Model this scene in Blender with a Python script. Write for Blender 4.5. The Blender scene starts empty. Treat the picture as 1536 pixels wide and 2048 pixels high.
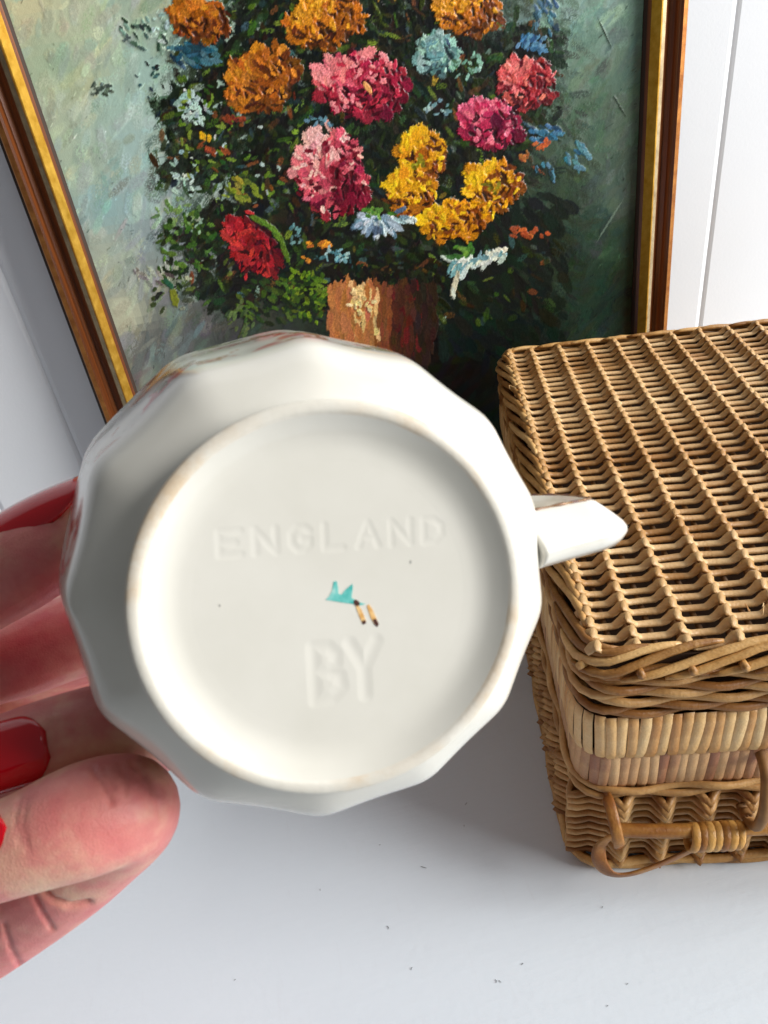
import bpy, bmesh, math, random
import numpy as np
from mathutils import Vector, Matrix
random.seed(11)
SC = bpy.context.scene
COL = SC.collection

# ------------------------------------------------------------------ camera
CAM_POS = np.array([0.0, 0.0, 0.36])
RT = np.array([0.97089015, -0.20212476, -0.128522])
UP = np.array([0.21991592, 0.53959005, 0.81269894])
FW = np.array([0.09491738, 0.81730543, -0.56833312])
FPX = 1474.85
cam_d = bpy.data.cameras.new('camera'); cam = bpy.data.objects.new('camera', cam_d); COL.objects.link(cam)
cam_d.sensor_fit = 'AUTO'; cam_d.sensor_width = 36.0; cam_d.lens = FPX / 2048 * 36.0
cam_d.clip_start = 0.01; cam_d.clip_end = 50
cam.matrix_world = Matrix(((RT[0], UP[0], -FW[0], CAM_POS[0]), (RT[1], UP[1], -FW[1], CAM_POS[1]), (RT[2], UP[2], -FW[2], CAM_POS[2]), (0, 0, 0, 1)))
cam_d.dof.use_dof = True; cam_d.dof.focus_distance = 0.36; cam_d.dof.aperture_fstop = 46.0; cam_d.dof.aperture_blades = 0
SC.camera = cam
def K(u, v, d):
    """point d metres in front of the lens along the line measured at (u, v) of the 1536x2048 picture"""
    return Vector(CAM_POS + d * (FW + RT * (u - 768) / FPX - UP * (v - 1024) / FPX))
def Pj(P):
    d = np.asarray(P, float) - CAM_POS; z = d @ FW
    return 768 + FPX * (d @ RT) / z, 1024 - FPX * (d @ UP) / z, z

# ------------------------------------------------------------------ light: a big window to the right, an added fill lamp, soft room light
w = bpy.data.worlds.new('World'); SC.world = w; w.use_nodes = True
bg = w.node_tree.nodes['Background']; bg.inputs[0].default_value = (0.94, 0.97, 1.0, 1); bg.inputs[1].default_value = 0.10
def area(name, loc, target, sx, sy, power, colr):
    l = bpy.data.lights.new(name, 'AREA'); l.shape = 'RECTANGLE'; l.size = sx; l.size_y = sy; l.energy = power; l.color = colr
    o = bpy.data.objects.new(name, l); COL.objects.link(o); o.location = loc
    o.rotation_euler = (Vector(target) - Vector(loc)).to_track_quat('-Z', 'Y').to_euler(); return o
area('window_light', (2.35, -0.66, 1.24), (0.1, 0.25, 0.1), 1.5, 1.3, 124.0, (1.0, 0.995, 0.975))
area('added_fill_light', (2.0, -0.10, 1.9), (0.1, 0.25, 0.0), 1.8, 1.8, 18.0, (0.90, 0.96, 1.0))  # added soft fill from the upper right, not a source in the room
SC.view_settings.view_transform = 'Standard'; SC.view_settings.look = 'None'; SC.view_settings.exposure = 0.0; SC.view_settings.gamma = 1.0
SC.view_settings.use_curve_mapping = False
SC.render.engine = 'CYCLES'; SC.cycles.max_bounces = 8; SC.cycles.use_denoising = True

# ------------------------------------------------------------------ helpers
def lin(c): return tuple(((x / 255.0) / 12.92 if x / 255.0 <= .04045 else ((x / 255.0 + .055) / 1.055) ** 2.4) for x in c)
def tag(o, label=None, cat=None, group=None, kind=None):
    if label: o['label'] = label
    if cat: o['category'] = cat
    if group: o['group'] = group
    if kind: o['kind'] = kind
    return o
def link(name, me, mat=None, parent=None):
    o = bpy.data.objects.new(name, me); COL.objects.link(o)
    if mat is not None and me is not None and len(me.materials) == 0:
        for m in (mat if isinstance(mat, (list, tuple)) else [mat]): me.materials.append(m)
    if parent is not None: o.parent = parent
    return o
def empty(name, M=None):
    o = bpy.data.objects.new(name, None); COL.objects.link(o); o.empty_display_size = .02
    if M is not None: o.matrix_world = M
    return o
def mesh(name, V, F, smooth=True):
    me = bpy.data.meshes.new(name); me.from_pydata([tuple(v) for v in V], [], F); me.update()
    if smooth: me.polygons.foreach_set('use_smooth', [True] * len(me.polygons))
    return me
def box_vf(x0, x1, y0, y1, z0, z1, V, F):
    b = len(V)
    V += [(x0, y0, z0), (x1, y0, z0), (x1, y1, z0), (x0, y1, z0), (x0, y0, z1), (x1, y0, z1), (x1, y1, z1), (x0, y1, z1)]
    F += [(b, b + 3, b + 2, b + 1), (b + 4, b + 5, b + 6, b + 7), (b, b + 1, b + 5, b + 4), (b + 1, b + 2, b + 6, b + 5), (b + 2, b + 3, b + 7, b + 6), (b + 3, b, b + 4, b + 7)]
def tube_vf(path, rad, V, F, n=7, closed=False, up=None, flat=1.0, roundcap=False):
    """path: list of points, rad: number or list; flat scales the section along its second axis"""
    P = [Vector(p) for p in path]; m = len(P)
    if not hasattr(rad, '__len__'): rad = [rad] * m
    if roundcap and not closed:
        a = (P[0] - P[1]).normalized(); b = (P[-1] - P[-2]).normalized(); r0, r1 = rad[0], rad[-1]
        pre = [(P[0] + a * r0 * math.sin(t), r0 * math.cos(t)) for t in (1.45, 1.1, .75, .4)]
        post = [(P[-1] + b * r1 * math.sin(t), r1 * math.cos(t)) for t in (.4, .75, 1.1, 1.45)]
        P = [p for p, _ in pre] + P + [p for p, _ in post]; rad = [r for _, r in pre] + list(rad) + [r for _, r in post]; m = len(P)
    b0 = len(V)
    T = []
    for i in range(m):
        if closed: t = P[(i + 1) % m] - P[i - 1]
        else: t = P[min(i + 1, m - 1)] - P[max(i - 1, 0)]
        T.append(t.normalized() if t.length > 1e-9 else Vector((0, 0, 1)))
    u = Vector(up) if up is not None else (Vector((0, 0, 1)) if abs(T[0].z) < .9 else Vector((1, 0, 0)))
    for i in range(m):
        if up is not None: u = Vector(up)
        a = T[i].cross(u); 
        if a.length < 1e-6: a = T[i].cross(Vector((.3, .9, .1)))
        a.normalize(); c = a.cross(T[i]).normalized()
        if up is None: u = c
        fl = flat[i] if hasattr(flat, '__len__') else flat
        for k in range(n):
            th = 2 * math.pi * k / n
            V.append(tuple(P[i] + (a * math.cos(th) + c * math.sin(th) * fl) * rad[i]))
    for i in range(m if closed else m - 1):
        j = (i + 1) % m
        for k in range(n):
            k2 = (k + 1) % n
            F.append((b0 + i * n + k, b0 + i * n + k2, b0 + j * n + k2, b0 + j * n + k))
    if not closed:
        F.append(tuple(b0 + k for k in range(n))[::-1]); F.append(tuple(b0 + (m - 1) * n + k for k in range(n)))
def spline(pts, n):
    """Catmull-Rom through points (any dimension)"""
    A = [np.asarray(p, float) for p in pts]; A = [2 * A[0] - A[1]] + A + [2 * A[-1] - A[-2]]; out = []
    for i in range(1, len(A) - 2):
        for k in range(n):
            t = k / n; p0, p1, p2, p3 = A[i - 1:i + 3]
            out.append(.5 * (2 * p1 + (p2 - p0) * t + (2 * p0 - 5 * p1 + 4 * p2 - p3) * t * t + (3 * p1 - p0 - 3 * p2 + p3) * t ** 3))
    out.append(A[-2]); return out

class NT:
    def __init__(s, name):
        s.m = bpy.data.materials.new(name); s.m.use_nodes = True; s.t = s.m.node_tree; s.n = s.t.nodes; s.l = s.t.links
        s.b = s.n['Principled BSDF']
    def add(s, typ, **kw):
        o = s.n.new(typ)
        for k, v in kw.items():
            if k.startswith('i_'):
                key = k[2:]; key = int(key) if key.isdigit() else key.replace('_', ' ')
                o.inputs[key].default_value = v
            else: setattr(o, k, v)
        return o
    def con(s, a, b): s.l.new(a, b)
    def noise(s, scale, detail=4, rough=.55, co=None, vec=None, dist=0.0):
        n = s.add('ShaderNodeTexNoise'); n.inputs['Scale'].default_value = scale; n.inputs['Detail'].default_value = detail; n.inputs['Roughness'].default_value = rough
        n.inputs['Distortion'].default_value = dist
        if vec is not None: s.con(vec, n.inputs['Vector'])
        return n.outputs['Fac']
    def ramp(s, fac, stops, interp='LINEAR'):
        r = s.add('ShaderNodeValToRGB'); r.color_ramp.interpolation = interp; e = r.color_ramp.elements
        while len(e) < len(stops): e.new(.5)
        for k, (p, c) in enumerate(stops):
            e[k].position = p; e[k].color = (c, c, c, 1) if not hasattr(c, '__len__') else (*c, 1)
        s.con(fac, r.inputs[0]); return r.outputs[0]
    def mix(s, fac, a, b, typ='MIX'):
        m = s.add('ShaderNodeMix'); m.data_type = 'RGBA'; m.blend_type = typ
        for sock, v in ((m.inputs[0], fac), (m.inputs[6], a), (m.inputs[7], b)):
            if hasattr(v, 'is_linked'): s.con(v, sock)
            elif hasattr(v, '__len__'): sock.default_value = (*v, 1)
            else: sock.default_value = v
        return m.outputs[2]
    def math(s, op, a, b=None):
        m = s.add('ShaderNodeMath'); m.operation = op
        for i, v in enumerate((a, b)):
            if v is None: continue
            if hasattr(v, 'is_linked'): s.con(v, m.inputs[i])
            else: m.inputs[i].default_value = v
        return m.outputs[0]
    def coord(s, which='Object', scale=None, rot=None):
        c = s.add('ShaderNodeTexCoord').outputs[which]
        if scale or rot:
            mp = s.add('ShaderNodeMapping'); s.con(c, mp.inputs[0])
            if scale: mp.inputs['Scale'].default_value = scale
            if rot: mp.inputs['Rotation'].default_value = rot
            c = mp.outputs[0]
        return c
    def bump(s, h, strength, dist):
        b = s.add('ShaderNodeBump'); b.inputs['Strength'].default_value = strength; b.inputs['Distance'].default_value = dist
        s.con(h, b.inputs['Height']); s.con(b.outputs[0], s.b.inputs['Normal']); return b
    def set(s, **kw):
        for k, v in kw.items():
            key = k.replace('_', ' ')
            if hasattr(v, 'is_linked'): s.con(v, s.b.inputs[key])
            elif hasattr(v, '__len__') and len(v) == 3 and key != 'Subsurface Radius': s.b.inputs[key].default_value = (*v, 1)
            else: s.b.inputs[key].default_value = v
        return s.m

# ------------------------------------------------------------------ materials
M = {}
t = NT('wall_paint'); co = t.coord()
n1 = t.noise(3.0, 3, vec=co); n2 = t.noise(420, 3, vec=co)
t.bump(n2, .12, .0006)
M['wall'] = t.set(Base_Color=t.ramp(n1, [(.3, (.74, .75, .775)), (.75, (.78, .79, .81))]), Roughness=.42)
t = NT('table_paint'); co = t.coord()
n1 = t.noise(4.0, 5, vec=co); n2 = t.noise(260, 4, vec=co)
vo = t.add('ShaderNodeTexVoronoi', feature='DISTANCE_TO_EDGE'); vo.inputs['Scale'].default_value = 9.0; t.con(co, vo.inputs['Vector'])
c = t.ramp(n1, [(.3, (.675, .735, .795)), (.7, (.72, .775, .83))])
sc = t.coord('Object', scale=(26, 3, 1), rot=(0, 0, .35)); sm = t.ramp(t.noise(7, 6, .7, vec=sc), [(.60, 0.0), (.74, .22)])
c = t.mix(sm, c, (.60, .62, .66))
sp = t.add('ShaderNodeTexVoronoi'); sp.inputs['Scale'].default_value = 42.0; sp.inputs['Randomness'].default_value = 1.0
mp = t.coord('Object', scale=(1, 2.3, 1), rot=(0, 0, .9)); t.con(mp, sp.inputs['Vector'])
rnd = t.ramp(t.math('MULTIPLY', sp.outputs['Color'], 1.0), [(.0, 0.0), (.78, 0.0), (.80, 1.0)])
spk = t.ramp(sp.outputs['Distance'], [(.022, 1.0), (.034, 0.0)])
c = t.mix(t.math('MULTIPLY', t.math('MULTIPLY', rnd, spk), .7), c, (.10, .09, .08))
t.bump(t.math('ADD', n2, t.math('MULTIPLY', t.noise(30, 4, vec=t.coord('Object', scale=(1, 6, 1), rot=(0, 0, .25))), 2.0)), .16, .0006)
M['table'] = t.set(Base_Color=c, Roughness=t.ramp(n1, [(.3, .34), (.7, .48)]))

def wicker(name, a, b, c3, mottled=.5, crest=None):
    t = NT(name); co = t.coord(); oi = t.add('ShaderNodeObjectInfo')
    n1 = t.noise(70, 4, .6, vec=co); n2 = t.noise(900, 3, .6, vec=co); n3 = t.noise(22, 3, .5, vec=co)
    f = t.math('ADD', t.math('MULTIPLY', n1, .75), t.math('MULTIPLY', t.math('SUBTRACT', oi.outputs['Random'], .5), .44))
    base = t.ramp(f, [(.18, c3), (.42, a), (.66, b)])
    base = t.mix(t.math('MULTIPLY', t.ramp(n3, [(.5, 0.0), (.75, 1.0)]), mottled), base, c3)
    base = t.mix(t.math('MULTIPLY', t.ramp(n2, [(.45, 0.0), (.8, 1.0)]), .25), base, tuple(x * .55 for x in c3))
    if crest:   # the rods turn a darker honey colour where they ride over the stakes
        sz = t.add('ShaderNodeSeparateXYZ'); t.con(co, sz.inputs[0])
        base = t.mix(t.math('MULTIPLY', t.ramp(t.math('MULTIPLY', t.math('SUBTRACT', sz.outputs[2], .1400), 200.0), [(.12, 0.0), (.7, 1.0)]), .5), base, crest)
    t.bump(t.math('ADD', n2, t.math('MULTIPLY', n1, .8)), .45, .0007)
    return t.set(Base_Color=base, Roughness=.42, Specular_IOR_Level=.45)
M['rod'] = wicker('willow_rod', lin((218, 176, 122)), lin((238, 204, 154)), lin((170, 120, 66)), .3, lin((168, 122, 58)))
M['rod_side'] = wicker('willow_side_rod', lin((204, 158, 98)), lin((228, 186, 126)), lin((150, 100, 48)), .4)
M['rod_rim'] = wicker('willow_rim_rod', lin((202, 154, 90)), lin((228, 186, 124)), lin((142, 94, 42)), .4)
M['cane_pale'] = wicker('pale_cane', lin((230, 186, 124)), lin((242, 208, 152)), lin((200, 144, 84)), .4)
M['cane_pink'] = wicker('pinkish_cane', lin((214, 168, 118)), lin((232, 194, 142)), lin((166, 112, 82)), .8)
M['handle'] = wicker('handle_cane', lin((196, 142, 68)), lin((222, 172, 96)), lin((140, 86, 34)), .5)
t = NT('basket_dark_filler'); M['dark_filler'] = t.set(Base_Color=lin((70, 46, 26)), Roughness=.9)  # dark filler inside the basket, shade in the gaps put into its colour
t = NT('stake_wood'); co = t.coord(); M['stake'] = t.set(Base_Color=t.ramp(t.noise(120, 4, vec=co), [(.3, lin((112, 76, 40))), (.7, lin((160, 116, 66)))]), Roughness=.6)

def metalgold(name, a, b):
    t = NT(name); co = t.coord(); n1 = t.noise(160, 5, .65, vec=co); n2 = t.noise(1400, 3, vec=co)
    t.bump(n2, .25, .0003)
    return t.set(Base_Color=t.ramp(n1, [(.3, a), (.7, b)]), Metallic=.85, Roughness=t.ramp(n1, [(.3, .40), (.7, .52)]))
M['gold'] = metalgold('gilt', lin((206, 148, 40)), lin((238, 190, 84)))
M['gold_outer'] = metalgold('dark_gilt_edge', lin((142, 86, 44)), lin((182, 124, 64)))  # darker, browner gilt for the outer strip
for nm, scl in (('wood_v', (330, 330, 3.0)), ('wood_h', (3.0, 330, 330))):
    t = NT('frame_' + nm); n1 = t.noise(1.0, 4, .6, vec=t.coord('Object', scale=scl))
    t.bump(n1, .3, .0006)
    M[nm] = t.set(Base_Color=t.ramp(n1, [(.28, lin((48, 22, 9))), (.5, lin((104, 54, 23))), (.72, lin((148, 84, 40)))]), Roughness=.3, Coat_Weight=.3, Coat_Roughness=.2)
M['gilt_pale'] = metalgold('pale_gilt', lin((150, 130, 100)), lin((186, 168, 134)))
t = NT('frame_side'); M['frame_side'] = t.set(Base_Color=lin((52, 32, 20)), Roughness=.6)
t = NT('frame_red_edge'); M['red_edge'] = t.set(Base_Color=lin((150, 84, 58)), Roughness=.4)
t = NT('oil_paint'); va = t.add('ShaderNodeVertexColor'); va.layer_name = 'paint'; co = t.coord()
n2 = t.noise(1500, 4, .6, vec=co); t.bump(n2, .35, .0004)
M['paint'] = t.set(Base_Color=va.outputs[0], Roughness=.32, Specular_IOR_Level=.28)
t = NT('canvas_back'); M['canvas_back'] = t.set(Base_Color=lin((150, 130, 100)), Roughness=.9)

# ------------------------------------------------------------------ setting: table top and boarded wall
WALL_Y = 0.5332
V, F = [], []; box_vf(-1.1, 1.3, -0.75, WALL_Y + .02, -.035, 0.0, V, F)
tag(link('table_top', mesh('table_top', V, F, False), M['table']), kind='structure')
V, F = [], []; box_vf(-1.1, 1.3, WALL_Y + .012, WALL_Y + .03, -.034, 1.3, V, F)
wall = tag(link('wall', mesh('wall', V, F, False), M['wall']), kind='structure')
BW = 0.073; x0 = 0.3475
def board_mesh():
    g, c = .00004, .0034
    prof = [(-BW / 2 + g, .012), (-BW / 2 + g, .0013), (-BW / 2 + g + c * .45, .0006), (-BW / 2 + g + c, 0.0), (BW / 2 - g - c, 0.0), (BW / 2 - g - c * .45, .0006), (BW / 2 - g, .0013), (BW / 2 - g, .012)]
    V, F = [], []
    for z in (0.0, 1.3):
        for p in prof: V.append((p[0], p[1], z))
    n = len(prof)
    for i in range(n - 1): F.append((i, i + 1, n + i + 1, n + i))
    return mesh('board', V, F, False)
bmesh_board = board_mesh(); bmesh_board.materials.append(M['wall'])
for k in range(-15, 12):
    o = link('board', bmesh_board, None, wall); o.location = (x0 + (k - .5) * BW, WALL_Y + random.uniform(-.0002, .0002), 0.0005)

# lint and crumbs on the table top
t = NT('lint'); M['lint'] = t.set(Base_Color=(.03, .028, .025), Roughness=.8)
for k, (u, v, ln, an) in enumerate(((932, 1608, 7, .6), (928, 1652, 4, 1.4), (760, 1690, 4, .2), (847, 1735, 12, -.6), (777, 1855, 9, -.9), (1255, 1968, 5, .3), (993, 1962, 7, -1.2), (1000, 1963, 6, -.9), (1205, 1815, 4, .8), (823, 1938, 5, 1.2), (1045, 1928, 6, .5), (470, 1960, 4, .4), (640, 1780, 4, 2.0), (1215, 2012, 4, .3))):
    r = random.Random(k); d = K(u, v, 1.0) - Vector(CAM_POS); s_ = -CAM_POS[2] / d.z; p = Vector(CAM_POS) + d * s_; L = ln * s_ / FPX; V, F = [], []
    P = [(p.x + math.cos(an + i * r.uniform(-.3, .3)) * L * (i / 4 - .5), p.y - math.sin(-an) * L * (i / 4 - .5), .00022 + .0001 * i * (4 - i) * .2) for i in range(5)]
    tube_vf(P, [.00006, .00010, .00011, .00010, .00006], V, F, 5); link('lint', mesh('lint', V, F), M['lint'], bpy.data.objects['table_top'])

# ------------------------------------------------------------------ the framed painting
LEAN = 0.04805; PY = 0.49718
proot = empty('framed_painting'); proot.location = (0.086, PY, 0.0); proot.rotation_euler = (-LEAN, 0, 0)
tag(proot, 'framed oil painting of a bouquet in a brown vase leaning on the wall', 'painting')
FX0, FX1, FZ0, FZ1, FWID = -0.1305 - .086, 0.303 - .086, 0.0005, 0.548, 0.0285
# profile: (distance from the outer edge, forward height) ; forward is -y
prof = [(0.0, -.010), (0.0, -.0045), (.0024, -.0040), (.0028, .0005), (.0036, .0016), (.0066, .0022), (.0078, .0008), (.0095, -.0030), (.0120, -.0050), (.0140, -.0042), (.0168, -.0012), (.0176, .0006),
        (.0204, .0016), (.0212, .0027), (.0219, .0027), (.0253, -.0040), (.0268, -.0060), (.0282, -.0078), (.0285, -.0100)]
pm = [3, 3, 3, 2, 2, 1, 1, 1, 1, 1, 4, 4, 0, 0, 0, 1, 3, 3]   # material slot of each facet of the moulding; the innermost are browned in place of shade
def rail(a, b, inx, inz, mats):
    V, F = [], []; n = len(prof)
    for (cx, cz, sx, sz) in (a, b):
        for d, h in prof: V.append((cx + sx * d, -h, cz + sz * d))
    for i in range(n - 1): F.append((i, i + 1, n + i + 1, n + i))
    F.append((n - 1, 0, n, 2 * n - 1))
    me = mesh('frame_rail', V, F, False)
    for m in mats: me.materials.append(m)
    for i, p in enumerate(me.polygons): p.material_index = pm[i] if i < len(pm) else 3
    bm = bmesh.new(); bm.from_mesh(me); bmesh.ops.recalc_face_normals(bm, faces=bm.faces); bm.to_mesh(me); bm.free()
    return link('frame_rail', me, None, proot)
mv = [M['gold'], M['wood_v'], M['gold_outer'], M['frame_side'], M['gilt_pale']]; mh = [M['gold'], M['wood_h'], M['gold_outer'], M['frame_side'], M['gilt_pale']]
rail((FX0, FZ0, 1, 1), (FX0, FZ1, 1, -1), 1, 0, mv); rail((FX1, FZ0, -1, 1), (FX1, FZ1, -1, -1), -1, 0, mv)
rail((FX0, FZ0, 1, 1), (FX1, FZ0, -1, 1), 0, 1, mh); rail((FX0, FZ1, 1, -1), (FX1, FZ1, -1, -1), 0, -1, mh)

# ---- the oil painting: every stroke is laid as paint with colour and thickness on a fine grid ----
CW, CH, CELL = 0.386, 0.492, 0.00062
NX, NY = int(CW / CELL), int(CH / CELL)
HM = (2.55249990e-04, -8.85050532e-05, 3.15119909e-03, -6.96137997e-05, -3.10829648e-04, 3.59803480e-01, -1.02657396e-04, -2.62221398e-04)
def cv(u, v):
    """measured point of the picture -> metres on the canvas (x from its left edge, t from its bottom)"""
    w = HM[6] * u + HM[7] * v + 1.0
    return (HM[0] * u + HM[1] * v + HM[2]) / w, (HM[3] * u + HM[4] * v + HM[5]) / w

def paint_canvas():
    rng = np.random.default_rng(7)
    col = np.zeros((NY, NX, 3)); hgt = np.zeros((NY, NX)); ids = np.zeros((NY, NX), np.int32)
    def smooth_noise(n, m, cells):
        g = rng.random((cells + 3, cells + 3))
        yy = np.linspace(0, cells, n)[:, None]; xx = np.linspace(0, cells, m)[None, :]
        y0 = yy.astype(int); x0 = xx.astype(int); fy = yy - y0; fx = xx - x0
        fy = fy * fy * (3 - 2 * fy); fx = fx * fx * (3 - 2 * fx)
        return (g[y0, x0] * (1 - fy) * (1 - fx) + g[y0 + 1, x0] * fy * (1 - fx)
                + g[y0, x0 + 1] * (1 - fy) * fx + g[y0 + 1, x0 + 1] * fy * fx)
    streaks = [smooth_noise(64, 64, 14) for _ in range(12)]
    bristle = [np.repeat(rng.random((64, 1)), 64, 1) * .6 + smooth_noise(64, 64, 20) * .4 for _ in range(12)]
    def stroke(p0, p1, wid, rgb, thick=.5, soft=.25, idn=None, var=.16, alpha=1.0, round_=1.0, dry=0.0):
        """p0, p1 in measured points, wid in the same units; thick in mm"""
        x0, t0 = cv(*p0); x1, t1 = cv(*p1)
        mx, my = (p0[0] + p1[0]) / 2, (p0[1] + p1[1]) / 2
        a = cv(mx, my); b = cv(mx + 10, my); sc = math.hypot(b[0] - a[0], b[1] - a[1]) / 10
        w = wid * sc / 2 / CELL
        x0, t0, x1, t1 = x0 / CELL, t0 / CELL, x1 / CELL, t1 / CELL
        L = math.hypot(x1 - x0, t1 - t0) / 2 + w * .5
        if L < .3 or w < .3: return
        cx, cy = (x0 + x1) / 2, (t0 + t1) / 2
        ca, sa = ((x1 - x0) / (2 * L - w + 1e-6), (t1 - t0) / (2 * L - w + 1e-6))
        nrm = math.hypot(ca, sa)
        if nrm < 1e-6: ca, sa = 1.0, 0.0
        else: ca, sa = ca / nrm, sa / nrm
        R = L + 2
        ix0, ix1 = max(0, int(cx - R)), min(NX, int(cx + R) + 2)
        iy0, iy1 = max(0, int(cy - R)), min(NY, int(cy + R) + 2)
        if ix1 <= ix0 or iy1 <= iy0: return
        X = np.arange(ix0, ix1)[None, :] - cx; Y = np.arange(iy0, iy1)[:, None] - cy
        U = (X * ca + Y * sa) / L; V = (-X * sa + Y * ca) / w
        k = rng.integers(0, 12)
        ui = np.clip(((U + 1) * 31).astype(int), 0, 63); vi = np.clip(((V + 1) * 31).astype(int), 0, 63)
        nz = streaks[k][vi, ui]; br = bristle[k][vi, ui]
        d = (np.abs(U) ** (2.2) + np.abs(V) ** (2.2 * round_)) + (nz - .5) * .75
        m = np.clip((1.0 - d) / soft + .5, 0, 1) * alpha
        if dry > 0: m = m * (nz * .5 + br * .5 > dry)
        if m.max() <= 0: return
        c = np.array(rgb, float) / 255.0
        c = c * (1 + rng.normal(0, .05))
        tint = rng.normal(0, .015, 3)
        C = np.clip((c + tint)[None, None, :] * (1 + (br - .5)[..., None] * 2 * var), 0.004, 1)
        s = (slice(iy0, iy1), slice(ix0, ix1))
        mm = m[..., None]
        col[s] = col[s] * (1 - mm) + C * mm
        ridge = np.clip(1 - np.abs(d - .75) * 4, 0, 1) * .5
        hh = thick * (.45 + .55 * br + ridge * .8)
        base = hgt[s]
        hgt[s] = base * (1 - m) + m * (np.minimum(base * .35, 1.0) + hh)
        if idn is not None:
            ii = ids[s]; ii[m > .5] = idn; ids[s] = ii
    # --- background: a field of scumbled greys and greens ---
    F = np.array([  # u, v, r, g, b
        (60, 0, 205, 200, 160), (160, 60, 188, 196, 165), (270, 20, 165, 182, 160), (330, 60, 150, 172, 155), (120, 150, 165, 185, 155), (110, 260, 176, 190, 165),
        (200, 200, 165, 192, 178), (300, 160, 160, 188, 176), (170, 180, 185, 188, 150), (250, 300, 165, 190, 182), (330, 240, 168, 194, 180), (165, 340, 172, 190, 168),
        (210, 420, 150, 180, 178), (270, 420, 158, 182, 178), (320, 380, 164, 186, 178), (215, 520, 172, 182, 165), (250, 640, 190, 192, 165), (290, 470, 146, 160, 160),
        (330, 500, 135, 150, 145), (310, 560, 140, 146, 140), (340, 620, 110, 115, 110), (300, 690, 95, 98, 94), (400, 650, 84, 88, 84), (460, 690, 66, 70, 64),
        (520, 640, 48, 56, 44), (1040, 20, 95, 120, 108), (1130, 30, 125, 150, 138), (1210, 20, 130, 155, 140), (1270, 40, 105, 135, 120), (1160, 110, 105, 130, 112),
        (1240, 160, 96, 122, 106), (1190, 220, 84, 104, 86), (1260, 280, 88, 110, 94), (1180, 330, 78, 98, 82), (1230, 400, 84, 100, 86), (1130, 400, 52, 70, 54),
        (1200, 480, 46, 68, 52), (1255, 520, 50, 74, 58), (1120, 520, 30, 48, 36), (1200, 590, 30, 52, 40), (1240, 640, 26, 46, 36), (1050, 600, 18, 32, 24), (1000, 680, 10, 14, 12),
        (900, 700, 14, 12, 10), (760, 760, 16, 14, 12), (600, 700, 40, 46, 36), (560, 560, 30, 36, 26), (700, 300, 20, 22, 16), (700, -60, 30, 34, 26), (300, -150, 175, 180, 150),
        (1150, -150, 140, 160, 145), (700, -300, 150, 165, 150)], float)
    def field(u, v):
        d2 = (F[:, 0] - u) ** 2 + (F[:, 1] - v) ** 2 + 300.0
        w = 1 / d2 ** 1.6
        return (F[:, 2:] * w[:, None]).sum(0) / w.sum()
    # ground coat
    gy, gx = np.mgrid[0:NY:8, 0:NX:8]
    Hm = np.array([[HM[0], HM[1], HM[2]], [HM[3], HM[4], HM[5]], [HM[6], HM[7], 1.0]]); Hi = np.linalg.inv(Hm)
    def inv(x, t):
        a = Hi @ np.array([x, t, 1.0]); return a[0] / a[2], a[1] / a[2]
    for j in range(gy.shape[0]):
        for i in range(gy.shape[1]):
            u, v = inv(i * 8 * CELL, j * 8 * CELL)
            col[j * 8:j * 8 + 8, i * 8:i * 8 + 8] = field(u, v) / 255
    for k in range(5200):
        x, t = rng.random() * CW, rng.random() * CH
        u, v = inv(x, t)
        c = field(u, v) * (1 + rng.normal(0, .085)) + rng.normal(0, 4, 3)
        if u < 420 and rng.random() < .4: c = c * .55 + np.array([(196, 192, 148), (140, 178, 172), (188, 196, 186), (150, 166, 140)][rng.integers(4)]) * .45
        ang = rng.normal(-1.15 if u < 600 else -.8, .35); l = rng.uniform(14, 60)
        stroke((u, v), (u + l * math.cos(ang), v + l * math.sin(ang)), rng.uniform(7, 26), c, thick=rng.uniform(.1, .5), soft=.8, var=.11, alpha=rng.uniform(.35, .85), dry=rng.uniform(.2, .55) if rng.random() < .6 else 0)
    # fine scratches and crusts in the background
    for k in range(1500):
        x, t = rng.random() * CW, rng.random() * CH
        u, v = inv(x, t); c = field(u, v)
        c = c * (rng.uniform(.45, .8) if rng.random() < .45 else rng.uniform(1.08, 1.3))
        ang = rng.normal(-1.1, .5); l = rng.uniform(3, 14)
        stroke((u, v), (u + l * math.cos(ang), v + l * math.sin(ang)), rng.uniform(1.4, 3.0), np.clip(c, 0, 235), thick=rng.uniform(.2, .6), soft=.6, alpha=.65)
    for p in [((1195, 35), (1222, 95)), ((1225, 190), (1250, 232))]:
        stroke(p[0], p[1], 3, (40, 56, 46), thick=.7, var=.2)
    for p in [((1195, 480), (1245, 400))]:
        stroke(p[0], p[1], 4, (130, 158, 138), thick=.5, alpha=.6)
    # --- dark foliage mass ---
    def inside(u, v):
        s = ((u - 725) / 385.0) ** 2 + ((v - 240) / 330.0) ** 2
        s = min(s, ((u - 500) / 165.0) ** 2 + ((v - 500) / 130.0) ** 2, ((u - 760) / 330.0) ** 2 + ((v - 520) / 150.0) ** 2)
        return s + .22 * math.sin(u * .021 + v * .013) + .15 * math.sin(v * .05)
    for k in range(5200):
        u, v = rng.uniform(300, 1130), rng.uniform(-220, 690)
        s = inside(u, v)
        if s > .84 + rng.normal(0, .10): continue
        ang = rng.normal(-.9, .8) if u < 720 else rng.normal(.8, .8); l = rng.uniform(12, 40)
        g = rng.random()
        c = (16, 19, 14) if g < .62 else (24, 34, 20) if g < .85 else (34, 30, 20)
        stroke((u, v), (u + l * math.cos(ang), v + l * math.sin(ang)), rng.uniform(10, 24), c, thick=rng.uniform(.2, .5), soft=.3, var=.4)
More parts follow.
